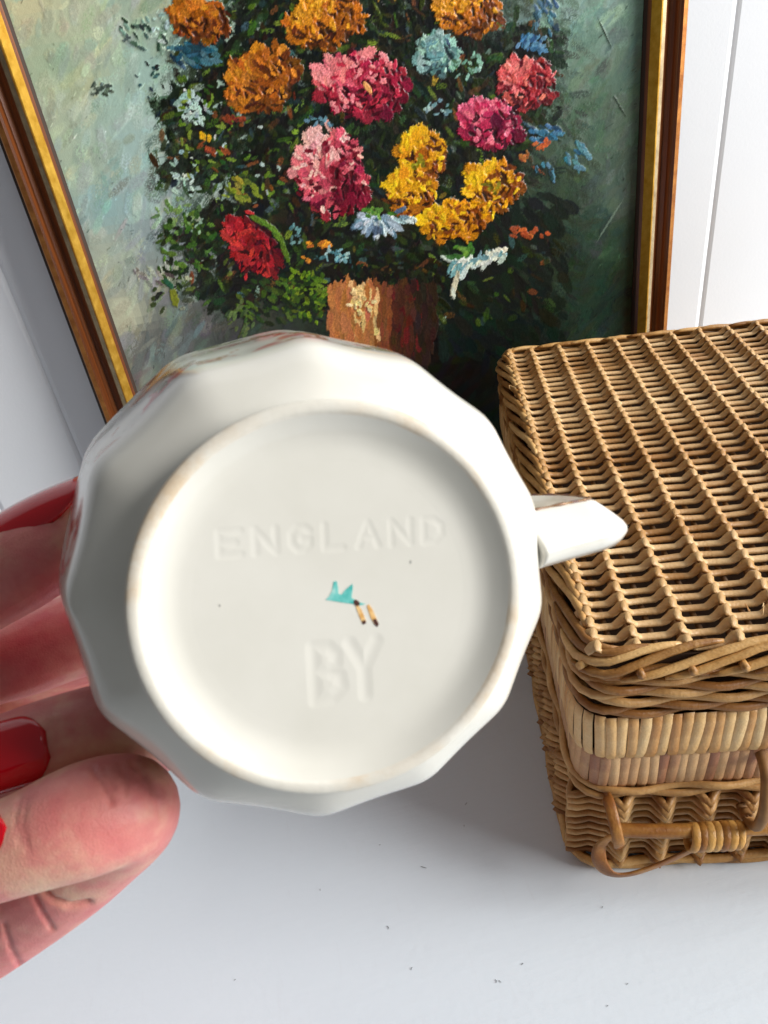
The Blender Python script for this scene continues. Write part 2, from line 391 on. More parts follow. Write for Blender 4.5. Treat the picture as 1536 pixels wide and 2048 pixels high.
    for k in range(4200):
        u, v = rng.uniform(290, 1180), rng.uniform(-100, 690)
        s = inside(u, v)
        if not (.70 < s < 1.42): continue
        f_ = (s - .7) / .72; cd = np.array([(16, 20, 14), (30, 42, 26), (40, 52, 40)][rng.integers(3)]) * (1 - f_ * .6) + field(u, v) * f_ * .6
        ang = rng.normal(-.9, .5) if u < 720 else rng.normal(.75, .5); l = rng.uniform(14, 46)
        stroke((u, v), (u + l * math.cos(ang), v + l * math.sin(ang)), rng.uniform(5, 16), cd, thick=rng.uniform(.2, .5), soft=.5, var=.35, alpha=rng.uniform(.35, .85), dry=rng.uniform(.35, .55))
    # darker drift to the right and under the bouquet
    for k in range(700):
        u, v = rng.uniform(880, 1130), rng.uniform(380, 700)
        if rng.random() < (u - 880) / 300: continue
        stroke((u, v), (u + rng.uniform(5, 30), v + rng.uniform(5, 35)), rng.uniform(8, 22), (16, 26, 20), thick=.3, var=.4, alpha=.9)
    # broken leaves: knife marks
    leafc = [(58, 84, 26), (84, 106, 30), (112, 134, 48), (44, 70, 34), (30, 54, 30), (38, 62, 58), (62, 92, 100), (96, 62, 30), (120, 66, 34), (150, 120, 40), (150, 172, 160)]
    leafw = np.array([3, 3, 1.4, 3, 3, 1.6, .8, 1.2, .7, .4, .35]); leafw = leafw / leafw.sum()
    for k in range(2600):
        u, v = rng.uniform(310, 1120), rng.uniform(-220, 640)
        s = inside(u, v)
        if s > 1.12 + rng.normal(0, .12): continue
        if u > 900 and v > 350 and rng.random() < .75: continue
        c = leafc[rng.choice(len(leafc), p=leafw)]
        k2 = rng.uniform(.3, .6) if rng.random() < .66 else 1.0
        ang = rng.normal(-.8, .7) if u < 720 else rng.normal(.7, .8); l = rng.uniform(6, 32)
        stroke((u, v), (u + l * math.cos(ang), v + l * math.sin(ang)), rng.uniform(4, 13), np.array(c) * k2, thick=rng.uniform(.3, .9), soft=.5, var=.4, alpha=rng.uniform(.5, 1), dry=rng.uniform(.3, .5) if rng.random() < .5 else 0)
    def cluster(cu, cvv, ru, rv, n, cols, lmin, lmax, wmin, wmax, ang=None, thick=.9, dark=None):
        for _ in range(n):
            a = rng.uniform(0, 6.28); r = math.sqrt(rng.random())
            u, v = cu + ru * r * math.cos(a), cvv + rv * r * math.sin(a)
            A = rng.uniform(0, 6.28) if ang is None else rng.normal(ang, .35)
            l = rng.uniform(lmin, lmax)
            stroke((u, v), (u + l * math.cos(A), v + l * math.sin(A)), rng.uniform(wmin, wmax), cols[rng.integers(len(cols))], thick=rng.uniform(.5, 1) * thick, var=.28)
    pale = [(176, 200, 186), (160, 184, 172), (190, 204, 190), (150, 176, 172)]
    greens = [(70, 100, 30), (96, 122, 34), (120, 142, 52), (44, 74, 26)]
    # pale knife marks that break into the dark edge on the left
    cluster(385, 215, 30, 40, 46, pale, 6, 16, 5, 10)
    cluster(345, 60, 60, 40, 26, pale, 6, 18, 4, 9)
    cluster(370, 350, 26, 50, 18, pale, 6, 14, 4, 9)
    cluster(360, 430, 50, 40, 30, [(120, 150, 96), (100, 130, 70), (150, 176, 150)], 6, 16, 5, 10)
    cluster(425, 240, 70, 90, 40, greens + [(20, 24, 16)], 6, 16, 4, 9)
    cluster(470, 330, 110, 90, 60, greens + [(20, 24, 16)] * 4 + [(120, 72, 30), (176, 190, 186)], 6, 16, 4, 8)
    cluster(380, 490, 60, 60, 90, [(58, 92, 30), (80, 112, 40), (34, 56, 22), (24, 34, 18)], 6, 18, 5, 12)
    cluster(340, 600, 40, 50, 26, [(52, 66, 36), (84, 100, 50), (120, 128, 104), (30, 36, 26)], 6, 18, 4, 10, ang=-.6)
    cluster(345, 555, 34, 30, 24, [(26, 40, 20), (60, 88, 34), (150, 160, 130)], 6, 14, 4, 9)
    stroke((345, 580), (352, 610), 16, (128, 140, 40), thick=1.0)
    stroke((330, 560), (345, 575), 12, (40, 90, 56), thick=1.0)
    cluster(300, 540, 40, 30, 16, [(170, 172, 156), (90, 84, 80), (130, 132, 126)], 8, 22, 4, 9, ang=.9)
    cluster(200, 180, 26, 10, 14, [(64, 78, 66), (96, 112, 96)], 6, 16, 4, 8, ang=-.4)
    cluster(280, 60, 50, 40, 24, [(76, 96, 84), (120, 146, 130), (46, 60, 50)], 8, 20, 4, 9, ang=.7)
    cluster(300, 160, 26, 40, 14, [(40, 66, 66), (60, 92, 96), (30, 34, 26)], 5, 12, 3, 6)
    # grassy greens by the vase
    cluster(610, 590, 44, 60, 110, [(84, 112, 24), (110, 136, 30), (56, 84, 22), (30, 46, 18)], 6, 14, 5, 9)
    cluster(530, 600, 60, 50, 60, [(44, 62, 24), (70, 94, 30), (26, 36, 20)], 8, 20, 5, 10, ang=.6)
    cluster(480, 640, 30, 40, 22, [(60, 80, 40), (90, 104, 60)], 8, 18, 4, 8, ang=-1)
    # teal and blue touches
    cluster(380, 105, 52, 22, 40, [(34, 78, 96), (48, 96, 116), (26, 54, 66), (70, 112, 120)], 14, 30, 6, 11, ang=.25)
    cluster(1065, 85, 30, 18, 26, [(66, 112, 150), (90, 132, 164), (44, 84, 116)], 8, 16, 5, 9)
    cluster(1092, 30, 30, 36, 26, [(60, 96, 118), (88, 126, 142), (40, 66, 76)], 8, 18, 4, 9, ang=1.2)
    cluster(1085, 265, 34, 18, 24, [(54, 104, 134), (72, 118, 146), (34, 66, 84)], 8, 18, 5, 9, ang=.4)
    cluster(1150, 305, 26, 30, 16, [(50, 98, 118), (84, 130, 142)], 10, 24, 4, 9, ang=.9)
    cluster(1090, 340, 26, 18, 10, [(70, 120, 140), (40, 70, 80)], 8, 18, 4, 8, ang=1.0)
    cluster(1085, 288, 14, 7, 10, [(190, 92, 48), (160, 74, 40)], 6, 12, 5, 8)
    cluster(1052, 312, 14, 8, 8, [(170, 104, 50), (140, 74, 40)], 6, 12, 4, 8)
    # blooms
    def bloom(cu, cvv, rx, ry, cols, idn, rot=0.0, wob=.12, psz=1.0, thick=1.5):
        light, mid, dark = [np.array(c, float) for c in cols]
        ph = rng.uniform(0, 6.28)
        stroke((cu - rx * .35, cvv), (cu + rx * .35, cvv), ry * 1.5, dark * .7, thick=.6, idn=idn, var=.3)
        n = 4
        for ring in range(n):
            fr = 1.0 - ring / n * .92
            cnt = max(4, int(6.283 * fr * (rx + ry) / 2 / (11.5 * psz)))
            for k in range(cnt):
                a = 6.283 * (k + rng.uniform(-.35, .35)) / cnt + ring * .5
                rr = fr * (1 + wob * (math.sin(2 * a + ph) * .35 + math.sin(5 * a + 2 * ph) * .25) + rng.normal(0, .06)) * .95
                lx, ly = math.cos(a) * rr, math.sin(a) * rr
                u = cu + rx * lx * math.cos(rot) - ry * ly * math.sin(rot)
                v = cvv + rx * lx * math.sin(rot) + ry * ly * math.cos(rot)
                din = rng.uniform(12, 26) * psz
                du, dv = cu - u, cvv - v; dd = math.hypot(du, dv) + 1e-6
                aa = math.atan2(dv, du) + rng.normal(0, .35)
                sh = 1.15 * (-lx * .62 - ly * .55) + rng.normal(-.05, .5)
                c = mid + (light - mid) * min(1, max(0, sh)) + (dark - mid) * min(1, max(0, -sh))
                stroke((u, v), (u + math.cos(aa) * din, v + math.sin(aa) * din), rng.uniform(8, 19) * psz, c, thick=thick * rng.uniform(.35, 1.05), soft=.22, idn=idn, var=.3, round_=.9)
        for k in range(int(rx * ry / 150)):   # dark gaps between the petals
            a = rng.uniform(-1.2, 2.6); r = math.sqrt(rng.random()) * .92
            u, v = cu + rx * r * math.cos(a), cvv + ry * r * math.sin(a)
            A = a + rng.normal(1.57, .5); l = rng.uniform(6, 16) * psz
            stroke((u, v), (u + l * math.cos(A), v + l * math.sin(A)), rng.uniform(3, 6) * psz, dark * rng.uniform(.4, .9), thick=.35, idn=idn, var=.3)
        for k in range(int(rx * ry / 150)):
            a = rng.uniform(0, 6.28); r = math.sqrt(rng.random()) * .9
            u, v = cu + rx * r * math.cos(a), cvv + ry * r * math.sin(a)
            A = rng.uniform(0, 6.28); l = rng.uniform(5, 13) * psz
            c = [light, mid, mid, dark, light * 1.05][rng.integers(5)]
            stroke((u, v), (u + l * math.cos(A), v + l * math.sin(A)), rng.uniform(3, 7) * psz, np.clip(c, 0, 250), thick=thick * rng.uniform(.5, 1.2), idn=idn, var=.25)
    OR = ((216, 146, 34), (182, 102, 18), (104, 52, 14)); OR2 = ((204, 126, 36), (166, 88, 20), (92, 44, 14))
    YE = ((232, 180, 26), (206, 134, 14), (124, 62, 14)); PK = ((230, 132, 132), (190, 44, 70), (100, 10, 32))
    PP = ((240, 180, 168), (204, 78, 92), (112, 12, 36)); RD = ((190, 52, 48), (146, 22, 30), (84, 10, 22))
    RO = ((222, 116, 106), (170, 44, 52), (92, 16, 26)); MG = ((226, 108, 130), (176, 34, 72), (88, 12, 38))
    BL = ((160, 194, 182), (104, 146, 140), (56, 84, 88))
    B = [(400, 38, 66, 42, OR2), (648, 40, 82, 60, OR), (935, 22, 66, 50, OR), (522, 158, 82, 66, OR2), (722, 168, 92, 72, PK), (1053, 167, 60, 52, RO),
         (978, 248, 66, 52, MG), (662, 345, 80, 88, PP), (842, 312, 54, 50, YE), (822, 385, 58, 46, YE), (905, 440, 66, 44, YE), (985, 372, 56, 58, YE),
         (506, 492, 44, 72, RD), (872, 108, 46, 40, BL), (500, -90, 80, 62, PK), (770, -110, 86, 66, OR), (960, -130, 66, 60, RO), (640, -200, 70, 60, YE)]
    for i, (a, b, c, d, e) in enumerate(B):
        bloom(a, b, c, d, e, i + 1, rot=-.75 if e is RD else rng.uniform(-.3, .3), psz=rng.uniform(1.2, 1.5), wob=.30)
    # olive hearts of the yellow blooms
    cluster(835, 325, 14, 14, 12, [(150, 140, 24), (120, 110, 20)], 5, 10, 4, 7)
    cluster(985, 372, 14, 14, 12, [(140, 130, 22), (104, 96, 18)], 5, 10, 4, 7)
    stroke((728, 165), (742, 185), 10, (226, 160, 90), thick=1.4)
    # leaf arcs over the red bloom
    for p0, p1, w in [((500, 432), (540, 452), 12), ((540, 450), (566, 486), 13), ((562, 482), (578, 525), 11), ((520, 440), (556, 470), 7)]:
        stroke(p0, p1, w, (92, 122, 34), thick=1.3, var=.3)
    cluster(480, 375, 30, 24, 16, [(120, 134, 40), (150, 140, 50), (84, 104, 30)], 10, 22, 6, 10, ang=.6)
    # orange, yellow, white touches
    cluster(412, 270, 10, 8, 6, [(214, 158, 30)], 5, 9, 7, 11)
    cluster(432, 296, 26, 10, 10, [(150, 74, 40), (120, 50, 32)], 8, 14, 6, 9, ang=.4)
    cluster(470, 236, 28, 8, 9, [(134, 60, 34), (110, 44, 30)], 8, 16, 4, 8, ang=.5)
    cluster(630, 488, 22, 10, 10, [(214, 140, 40), (190, 104, 40)], 8, 14, 6, 9, ang=-.4)
    cluster(612, 520, 9, 6, 4, [(210, 130, 40)], 6, 9, 6, 9)
    cluster(1030, 462, 34, 14, 12, [(178, 88, 40), (150, 70, 36)], 8, 15, 6, 10, ang=.3)
    cluster(1080, 468, 14, 8, 5, [(170, 80, 40)], 6, 12, 5, 8)
    cluster(672, 508, 26, 14, 18, [(120, 168, 176), (160, 190, 190), (70, 120, 130)], 6, 13, 4, 8)
    cluster(590, 470, 12, 26, 10, [(110, 150, 150), (80, 110, 110)], 6, 12, 4, 7)
    cluster(640, 245, 30, 14, 10, [(100, 140, 150), (60, 92, 100)], 6, 12, 4, 7)
    cluster(880, 215, 26, 16, 12, [(150, 176, 170), (110, 140, 150)], 6, 12, 4, 7)
    cluster(930, 130, 34, 26, 26, [(110, 150, 130), (60, 100, 70), (140, 180, 160)], 6, 13, 4, 8)
    # pale drooping petals under the bouquet
    for k in range(46):
        A = rng.normal(1.6, .75); r0 = rng.uniform(4, 34); l = rng.uniform(10, 30); w_ = 1.5
        u, v = 758 + w_ * r0 * math.cos(A), 432 + .7 * r0 * math.sin(A)
        stroke((u, v), (u + 1.2 * l * math.cos(A), v + l * math.sin(A)), rng.uniform(6, 14), [(196, 212, 216), (170, 192, 202), (214, 224, 222), (120, 150, 168), (84, 108, 124)][rng.integers(5)], thick=rng.uniform(.6, 1.5), soft=.4, var=.3)
    cluster(745, 424, 34, 7, 12, [(70, 120, 40), (100, 140, 60)], 8, 14, 5, 8, ang=.2)
    for k in range(44):
        t = rng.random(); u = 905 + t * 110; v = 526 - t * 26 + rng.uniform(-10, 12)
        A = rng.normal(2.3, .5); l = rng.uniform(8, 34) * (1.2 - .5 * t); stroke((u, v), (u + l * math.cos(A), v + l * math.sin(A)), rng.uniform(6, 13), [(214, 224, 206), (188, 206, 196), (226, 224, 196), (110, 158, 164)][rng.integers(4)], thick=1.4)
    stroke((915, 545), (903, 592), 12, (226, 222, 196), thick=1.4); stroke((905, 575), (908, 598), 7, (210, 214, 200), thick=1.2)
    cluster(920, 505, 24, 14, 14, [(70, 120, 40), (54, 100, 40), (110, 150, 60)], 8, 15, 6, 10)
    # --- the vase ---
    VI = 60
    for k in range(1100):
        v = rng.uniform(530, 780); e = 1 - ((v - 600) / 150.0) ** 2 * .28
        a = rng.uniform(-1, 1); u = 764 + a * 108 * e
        if v < 548 + 16 * abs(math.sin(u * .05)): continue
        base = np.array((176, 110, 62)) if a < -.15 else np.array((122, 66, 38)) if a < .2 else np.array((70, 38, 24)) if a < .6 else np.array((44, 28, 20))
        if -.65 < a < .0 and 560 < v < 650 and rng.random() < .4: base = np.array((226, 184, 120))
        if .15 < a < .75 and rng.random() < .22: base = np.array((88, 26, 24))
        stroke((u, v), (u + rng.uniform(-3, 3), v + rng.uniform(14, 40)), rng.uniform(7, 14), base, thick=rng.uniform(.4, .9), idn=VI, var=.22)
    cluster(722, 600, 22, 26, 18, [(240, 214, 160), (230, 196, 130)], 6, 14, 5, 9, thick=1.6)
    for k in range(70):
        u, v = rng.uniform(655, 880), rng.uniform(528, 556)
        stroke((u, v), (u + rng.uniform(-8, 8), v + rng.uniform(4, 14)), rng.uniform(5, 10), [(18, 22, 16), (26, 34, 20), (20, 18, 12)][rng.integers(3)], thick=.6)
    # canvas tooth and craquelure-like fine relief
    hgt += smooth_noise(NY, NX, 240) * .10 + smooth_noise(NY, NX, 90) * .12
    return col, hgt, ids


colr, hgt, ids = paint_canvas()
ids[ids > 60] = 0; ids[(ids >= 15) & (ids < 60)] = 0
HS = 0.00065
lincol = np.where(colr <= .04045, colr / 12.92, ((colr + .055) / 1.055) ** 2.4)
CX0, CZ0, CBACK = -0.1075 - .086, 0.0265, 0.0090
gy, gx = np.mgrid[0:NY, 0:NX]
VX = np.stack([CX0 + gx * CELL, CBACK - hgt * HS, CZ0 + gy * CELL], -1).reshape(-1, 3)
VC = np.concatenate([lincol, np.ones((NY, NX, 1))], -1).reshape(-1, 4)
fid = ids[:-1, :-1].reshape(-1)
i00 = (gy[:-1, :-1] * NX + gx[:-1, :-1]).reshape(-1)
QF = np.stack([i00, i00 + 1, i00 + NX + 1, i00 + NX], -1)
def grid_part(name, sel, parent):
    q = QF[sel]; used, inv_ = np.unique(q, return_inverse=True); inv_ = inv_.reshape(-1)
    me = bpy.data.meshes.new(name); me.vertices.add(len(used)); me.vertices.foreach_set('co', VX[used].astype(np.float32).ravel())
    me.loops.add(len(inv_)); me.loops.foreach_set('vertex_index', inv_.astype(np.int32))
    me.polygons.add(len(q)); me.polygons.foreach_set('loop_start', np.arange(0, len(inv_), 4, dtype=np.int32))
    me.update(calc_edges=True); me.polygons.foreach_set('use_smooth', np.ones(len(q), bool))
    ca = me.color_attributes.new('paint', 'FLOAT_COLOR', 'POINT'); ca.data.foreach_set('color', VC[used].astype(np.float32).ravel())
    me.validate()
    return link(name, me, M['paint'], parent)
canvas = grid_part('canvas', fid == 0, proot)
for k in range(1, 15): grid_part('painted_flower', fid == k, canvas)
grid_part('painted_vase', fid == 60, canvas)
V, F = [], []; box_vf(CX0, CX0 + CW, CBACK + .0012, CBACK + .0022, CZ0, CZ0 + CH, V, F)
link('backing_board', mesh('backing_board', V, F, False), M['canvas_back'], proot)

# ------------------------------------------------------------------ the wicker basket
BYAW = -0.22646
broot = empty('wicker_basket'); broot.location = (0.0897, 0.1859, 0.0); broot.rotation_euler = (0, 0, BYAW)
tag(broot, 'tan woven wicker hamper with closed lid and cane handle beside the painting', 'basket')
BU, BV = 0.270, 0.3005          # size of the lid along the front and in depth
CR = 0.013
def per(s, off, cr=CR):
    """walk round the rounded footprint from the front left corner along the front; off = distance outwards. gives (x, y)"""
    L1, L2 = BU - 2 * cr, BV - 2 * cr; q = math.pi / 2 * cr; tot = 2 * (L1 + L2) + 4 * q; s %= tot
    segs = [(L1, (cr, 0), (1, 0), None), (q, (BU - cr, cr), None, -90), (L2, (BU, cr), (0, 1), None), (q, (BU - cr, BV - cr), None, 0), (L1, (BU - cr, BV), (-1, 0), None), (q, (cr, BV - cr), None, 90), (L2, (0, BV - cr), (0, -1), None), (q, (cr, cr), None, 180)]
    for ln, p, d, a0 in segs:
        if s <= ln:
            if d is not None:
                nx, ny = d[1], -d[0]
                return p[0] + d[0] * s + nx * off, p[1] + d[1] * s + ny * off
            a = math.radians(a0) + s / cr
            return p[0] + math.cos(a) * (cr + off), p[1] + math.sin(a) * (cr + off)
        s -= ln
    return per(0, off)
PTOT = 2 * (BU + BV - 4 * CR) + 2 * math.pi * CR
# lid: dark panel standing in for shade under the gaps, stakes, weavers
V, F = [], []; box_vf(.0025, BU - .0025, .0025, BV - .0025, .109, .1285, V, F)
for a_ in ((.0025, BU - .0025, .0025, .0045), (.0025, BU - .0025, BV - .0045, BV - .0025), (.0025, .0040, .005, BV - .005), (BU - .0040, BU - .0025, .005, BV - .005)): box_vf(*a_, .1286, .1385, V, F)
lid = link('lid', mesh('lid', V, F, False), M['dark_filler'], broot)
ZT = 0.1400
stakes = [.0050] + [.0009 + .0192 * k for k in range(1, 14)] + [BU - .005]
st_me = {}
for i, u in enumerate(stakes):
    V, F = [], []; tube_vf([(0, .004, ZT + .0002), (0, BV / 2, ZT + .0010), (0, BV - .004, ZT + .0002)], .0021, V, F, 7)
    o = link('stake', mesh('stake', V, F), M['stake'], lid); o.location.x = u
for i in range(len(stakes) - 1):
    u = (stakes[i] + stakes[i + 1]) / 2
    V, F = [], []; tube_vf([(0, .004, ZT - .0030), (0, BV - .004, ZT - .0030)], .0013, V, F, 6)
    o = link('cross_stick', mesh('cross_stick', V, F), M['stake'], lid); o.location.x = u
def top_rod(seed):
    r = random.Random(seed); P, R, FLT = [], [], []
    du = [-.0056, -.0046, -.0034, -.0022, -.0010, 0.0, .0007, .0015, .0025, .0036, .0046]
    hz = [0.0, .0002, .0010, .0022, .0034, .0046, .0037, .0024, .0010, .0002, 0.0]
    for u in stakes:
        k = r.uniform(.86, 1.12); dz = r.uniform(-.0003, .0003); dv = r.uniform(-.0004, .0004)
        for a, h in zip(du, hz):
            x = u + a
            if x < .001 or x > BU - .001: continue
            sk = -.0012 * (h / .0040) * (1 if a > 0 else -1)
            q_ = .00186 * r.uniform(.90, 1.08); wd_ = 1 + .55 * (h / .0046) ** .6; P.append((x, sk * .6 + dv, ZT + h * k + dz)); R.append(q_ * .94 * wd_); FLT.append((.76 - .2 * h / .0044) / wd_)
    V, F = [], []; tube_vf(P, R, V, F, 8, up=(0, 0, 1), flat=FLT)
    me = mesh('weaver', V, F); me.materials.append(M['rod']); return me
tops = [top_rod(s) for s in range(9)]
v = .0048; row = 0
while v < BV - .0045:
    o = link('weaver', tops[row % 9] if row % 2 else tops[(row * 5 + 2) % 9], None, lid); o.location.y = v; o.location.z = random.uniform(-.0004, .0004); o.rotation_euler.z = random.uniform(-.0035, .0035)
    v += .0067 + .0007 * v / BV + random.uniform(-.0007, .0007); row += 1
# lid sides: long rods that run round the lid in waves over the upright stakes
def loop_rod(z, off, rad, amp, wl, phase, seed, zamp=.0008, bump=None, mat='rod_side', n=7, flat=1.0, step=.0042):
    r = random.Random(seed); m = int(PTOT / step); nw = max(1, round(PTOT / wl)); P = []
    j = [r.uniform(-1, 1) for _ in range(40)]
    for i in range(m):
        s = PTOT * i / m; ph = s / PTOT * nw * 2 * math.pi + phase
        q = i / m * 40; a = int(q); fq = q - a; jj = j[a % 40] * (1 - fq) + j[(a + 1) % 40] * fq
        o_ = off + amp * math.sin(ph); zz = z + zamp * jj + (bump or 0) * math.cos(ph)
        x, y = per(s, o_); P.append((x, y, zz))
    V, F = [], []; tube_vf(P, rad, V, F, n, closed=True, up=(0, 0, 1), flat=flat)
    me = mesh('side_weaver', V, F); me.materials.append(M[mat]); return me
for k in range(7):
    z = .1110 + k * .0037
    link('side_weaver', loop_rod(z, .0008 + .0010 * math.sin(k * .5), .00185, .0016, .0384, math.pi * k + .8 * (k // 2), 50 + k, .0011, .0007), None, lid)
# short upright stake ends between the rods
# rolled rim: overlapping rods that climb over the rim one after another
SB = .0165; nb = int(PTOT / SB)
for k in range(nb):
    r = random.Random(900 + k); s0 = k * PTOT / nb; L = .062 + r.uniform(-.006, .006); P, R = [], []
    for i in range(15):
        t_ = i / 14; e = t_ * t_ * (3 - 2 * t_)
        x, y = per(s0 + L * t_, .0042 * (1 - e) - .0036 * e + .0006 * r.uniform(-.3, .3))
        P.append((x, y, .1335 + .0098 * e + .0016 * math.sin(t_ * math.pi) + r.uniform(-.0002, .0002))); R.append(.0020 * (1 - .55 * abs(2 * t_ - 1) ** 4) * r.uniform(.97, 1.03))
    V, F = [], []; tube_vf(P, R, V, F, 7, flat=.9)
    link('border_rod', mesh('border_rod', V, F), M['rod_rim'], lid)
# stub ends of uprights poking out of the rim
for k in range(9):
    x, y = per(-.012 + k * .0192, 0); V, F = [], []
    nx, ny = per(-.012 + k * .0192, .006); tube_vf([(x, y, .1362), (nx, ny, .1372)], .0016, V, F, 7)
    link('stub', mesh('stub', V, F), M['rod_rim'], lid)
# body: lining box, two bands of upright cane, zigzag weave below
V, F = [], []; box_vf(.004, BU - .004, .004, BV - .004, .002, .1205, V, F)  # added dark box, its colour gives the shade behind the weave
body = link('basket_body', mesh('basket_body', V, F, False), M['dark_filler'], broot)
def cane_mesh(h, wd, seed, lean):
    r = random.Random(seed); V, F = [], []; nz, na = 7, 5
    for i in range(nz):
        t_ = i / (nz - 1); zz = -h / 2 + h * t_; b = 1 - .06 * abs(2 * t_ - 1) ** 6
        ins = -.0016 * abs(2 * t_ - 1) ** 5
        for k in range(na):
            a = math.pi * k / (na - 1)
            V.append((-math.cos(a) * wd / 2 * b + lean * (t_ - .5) + .0003 * math.sin(t_ * 3 + seed), -(math.sin(a) ** .6 * wd * .19 + ins * .7 + .0002), zz))
    for i in range(nz - 1):
        for k in range(na - 1):
            p = i * na + k; F.append((p, p + 1, p + na + 1, p + na))
    for e in (0, nz - 1): F.append(tuple(e * na + k for k in range(na)) if e else tuple(e * na + k for k in range(na))[::-1])
    return mesh('cane', V, F)
canes = {}
for bi in range(2):
    for sd in range(6):
        me = cane_mesh(.0256, random.Random(sd + 9 * bi).uniform(.0045, .0053), sd + 10 * bi, (.0016 if bi == 0 else .0007) * random.Random(sd).uniform(-.2, 1.3))
        me.materials.append(M['cane_pale'] if bi == 0 else M['cane_pink']); canes[bi, sd] = me
q4 = math.pi / 2 * CR
rest_V, rest_F = [], []
for bi, (zc, off) in enumerate(((.0962, .0028), (.0725, .0010))):
    s = -(BV - 2 * CR) - q4
    while s < PTOT - (BV - 2 * CR) - q4 - .003:
        x, y = per(s, off); xa, ya = per(s + .0008, off); ang = math.atan2(ya - y, xa - x)
        sd = random.randrange(6); me = canes[bi, sd]
        shown = s < .118
        if shown:
            o = link('cane', me, None, body); o.location = (x, y, zc + random.uniform(-.0003, .0003)); o.rotation_euler = (0, random.uniform(-.02, .02), ang)
        else:
            Mx = Matrix.Translation((x, y, zc)) @ Matrix.Rotation(ang, 4, 'Z'); b = len(rest_V)
            rest_V += [tuple(Mx @ vv.co) for vv in me.vertices]; rest_F += [tuple(b + i for i in p.vertices) for p in me.polygons]
        s += .0041 + random.uniform(-.0004, .0004)
tag(link('cane_band', mesh('cane_band', rest_V, rest_F), M['cane_pale'], body), kind='stuff')
for k, z in enumerate((.0602, .0572)):
    link('side_weaver', loop_rod(z, .0022, .0018, .0012, .0384, math.pi * k, 80 + k, .0006, .0005), None, body)
def chevron_rod(z, seed, A=.0068):
    r = random.Random(seed); ns = round(PTOT / .0186); P, R = [], []
    du = [-.0084, -.0062, -.0046, -.0030, -.0014, 0.0, .0014, .0030, .0046, .0062]; hz = [0, .01, .10, .36, .70, 1.0, .70, .36, .10, .01]
    for k in range(ns):
        sc_ = (k + .28) * PTOT / ns; a_ = r.uniform(.85, 1.12)
        for d_, h in zip(du, hz):
            x, y = per(sc_ + d_, -.0004 + A * h * a_); P.append((x, y, z + r.uniform(-.00015, .00015) - .0010 * h)); R.append(.00200 * r.uniform(.93, 1.07))
    V, F = [], []; tube_vf(P, R, V, F, 6, closed=True, up=(0, 0, 1), flat=.9)
    me = mesh('zigzag_weaver', V, F); me.materials.append(M['rod_side']); return me
chev = [chevron_rod(0.0, 300 + k) for k in range(4)]
z = .0070; k = 0
while z < .0545:
    o = link('zigzag_weaver', chev[k % 4], None, body); o.location.z = z; z += .0050 + random.uniform(-.0002, .0003); k += 1
for k, (z, off) in enumerate(((.0024, .0036), (.0052, .0044))):
    link('base_rod', loop_rod(z, off, .0022, .0008, .05, k * 2.0, 120 + k, .0003, .0003, 'rod_rim'), None, body)
# handle: round bar folded back on itself, with a binding and two rings
V, F = [], []
bar = spline([(.0125, -.0135, .0478), (.030, -.0150, .0476), (.060, -.0152, .0462), (.120, -.0152, .0462), (.200, -.0150, .0470), (.2500, -.0135, .0478)], 8)
tube_vf(bar, .0031, V, F, 10)
hand_bar = link('handle', mesh('handle', V, F), M['handle'], broot)
def strip(name, pts, rad, flat, mat, n=9, up=(0, 0, 1), k=10):
    V, F = [], []; tube_vf([tuple(p) for p in spline(pts, k)], rad, V, F, n, up=up, flat=flat); return link(name, mesh(name, V, F), mat, hand_bar)
for sgn, mir in ((1, lambda x: x), (-1, lambda x: .2625 - x)):
    strip('cane_loop', [(mir(.022), -.0150, .0470), (mir(.013), -.0152, .0466), (mir(.0065), -.0165, .0420), (mir(.0050), -.0195, .0350), (mir(.0095), -.0215, .0268), (mir(.018), -.0215, .0250), (mir(.030), -.0205, .0292), (mir(.042), -.0190, .0355), (mir(.050), -.0175, .0400)], .0034, .26, M['handle'], up=(0, 1, .35))
    strip('cane_ring', [(mir(.0100), .0010, .0560), (mir(.0108), -.0070, .0600), (mir(.0116), -.0150, .0570), (mir(.0128), -.0195, .0490), (mir(.0140), -.0175, .0420), (mir(.0150), -.0110, .0405), (mir(.0155), .0000, .0440)], .0026, .28, M['handle'], up=(0, -1, .6))
for i in range(7):
    x = .0455 + i * .0031; V, F = [], []
    P = [(x + .0005 * math.cos(a) + .0010 * math.sin(a), -.0166 + .0052 * math.cos(a), .0438 + .0056 * math.sin(a)) for a in np.linspace(0, 2 * math.pi, 15)[:-1]]
    tube_vf(P, .0010 * random.uniform(.85, 1.2), V, F, 9, closed=True, up=(1, 0, 0), flat=2.0)
    link('binding', mesh('binding', V, F), M['handle'], hand_bar)
strip('peg', [(.0745, .0000, .0800), (.0735, -.0110, .0770), (.0715, -.0190, .0640), (.0700, -.0180, .0520), (.0698, -.0050, .0470)], .0026, .8, M['stake'], up=(0, -1, .3))
# stray fibres on the rods
for k, (px_, py_, dz) in enumerate(((.0008, .228, .0), (.013, .168, .0), (.0555, .078, .0), (.020, .060, .0), (.066, .015, .0), (.0715, .0168, .0), (.002, .262, 0))):
    r = random.Random(700 + k); z0 = .1465; P = [(px_ + r.uniform(-.004, .004) * i / 3, py_ + r.uniform(-.004, .004) * i / 3, z0 + .0012 * i - .0006 * i * i * r.random()) for i in range(4)]
    V, F = [], []; tube_vf([tuple(p) for p in spline(P, 4)], .00016, V, F, 4)
    link('stray_fibre', mesh('stray_fibre', V, F), M['cane_pale'], lid)

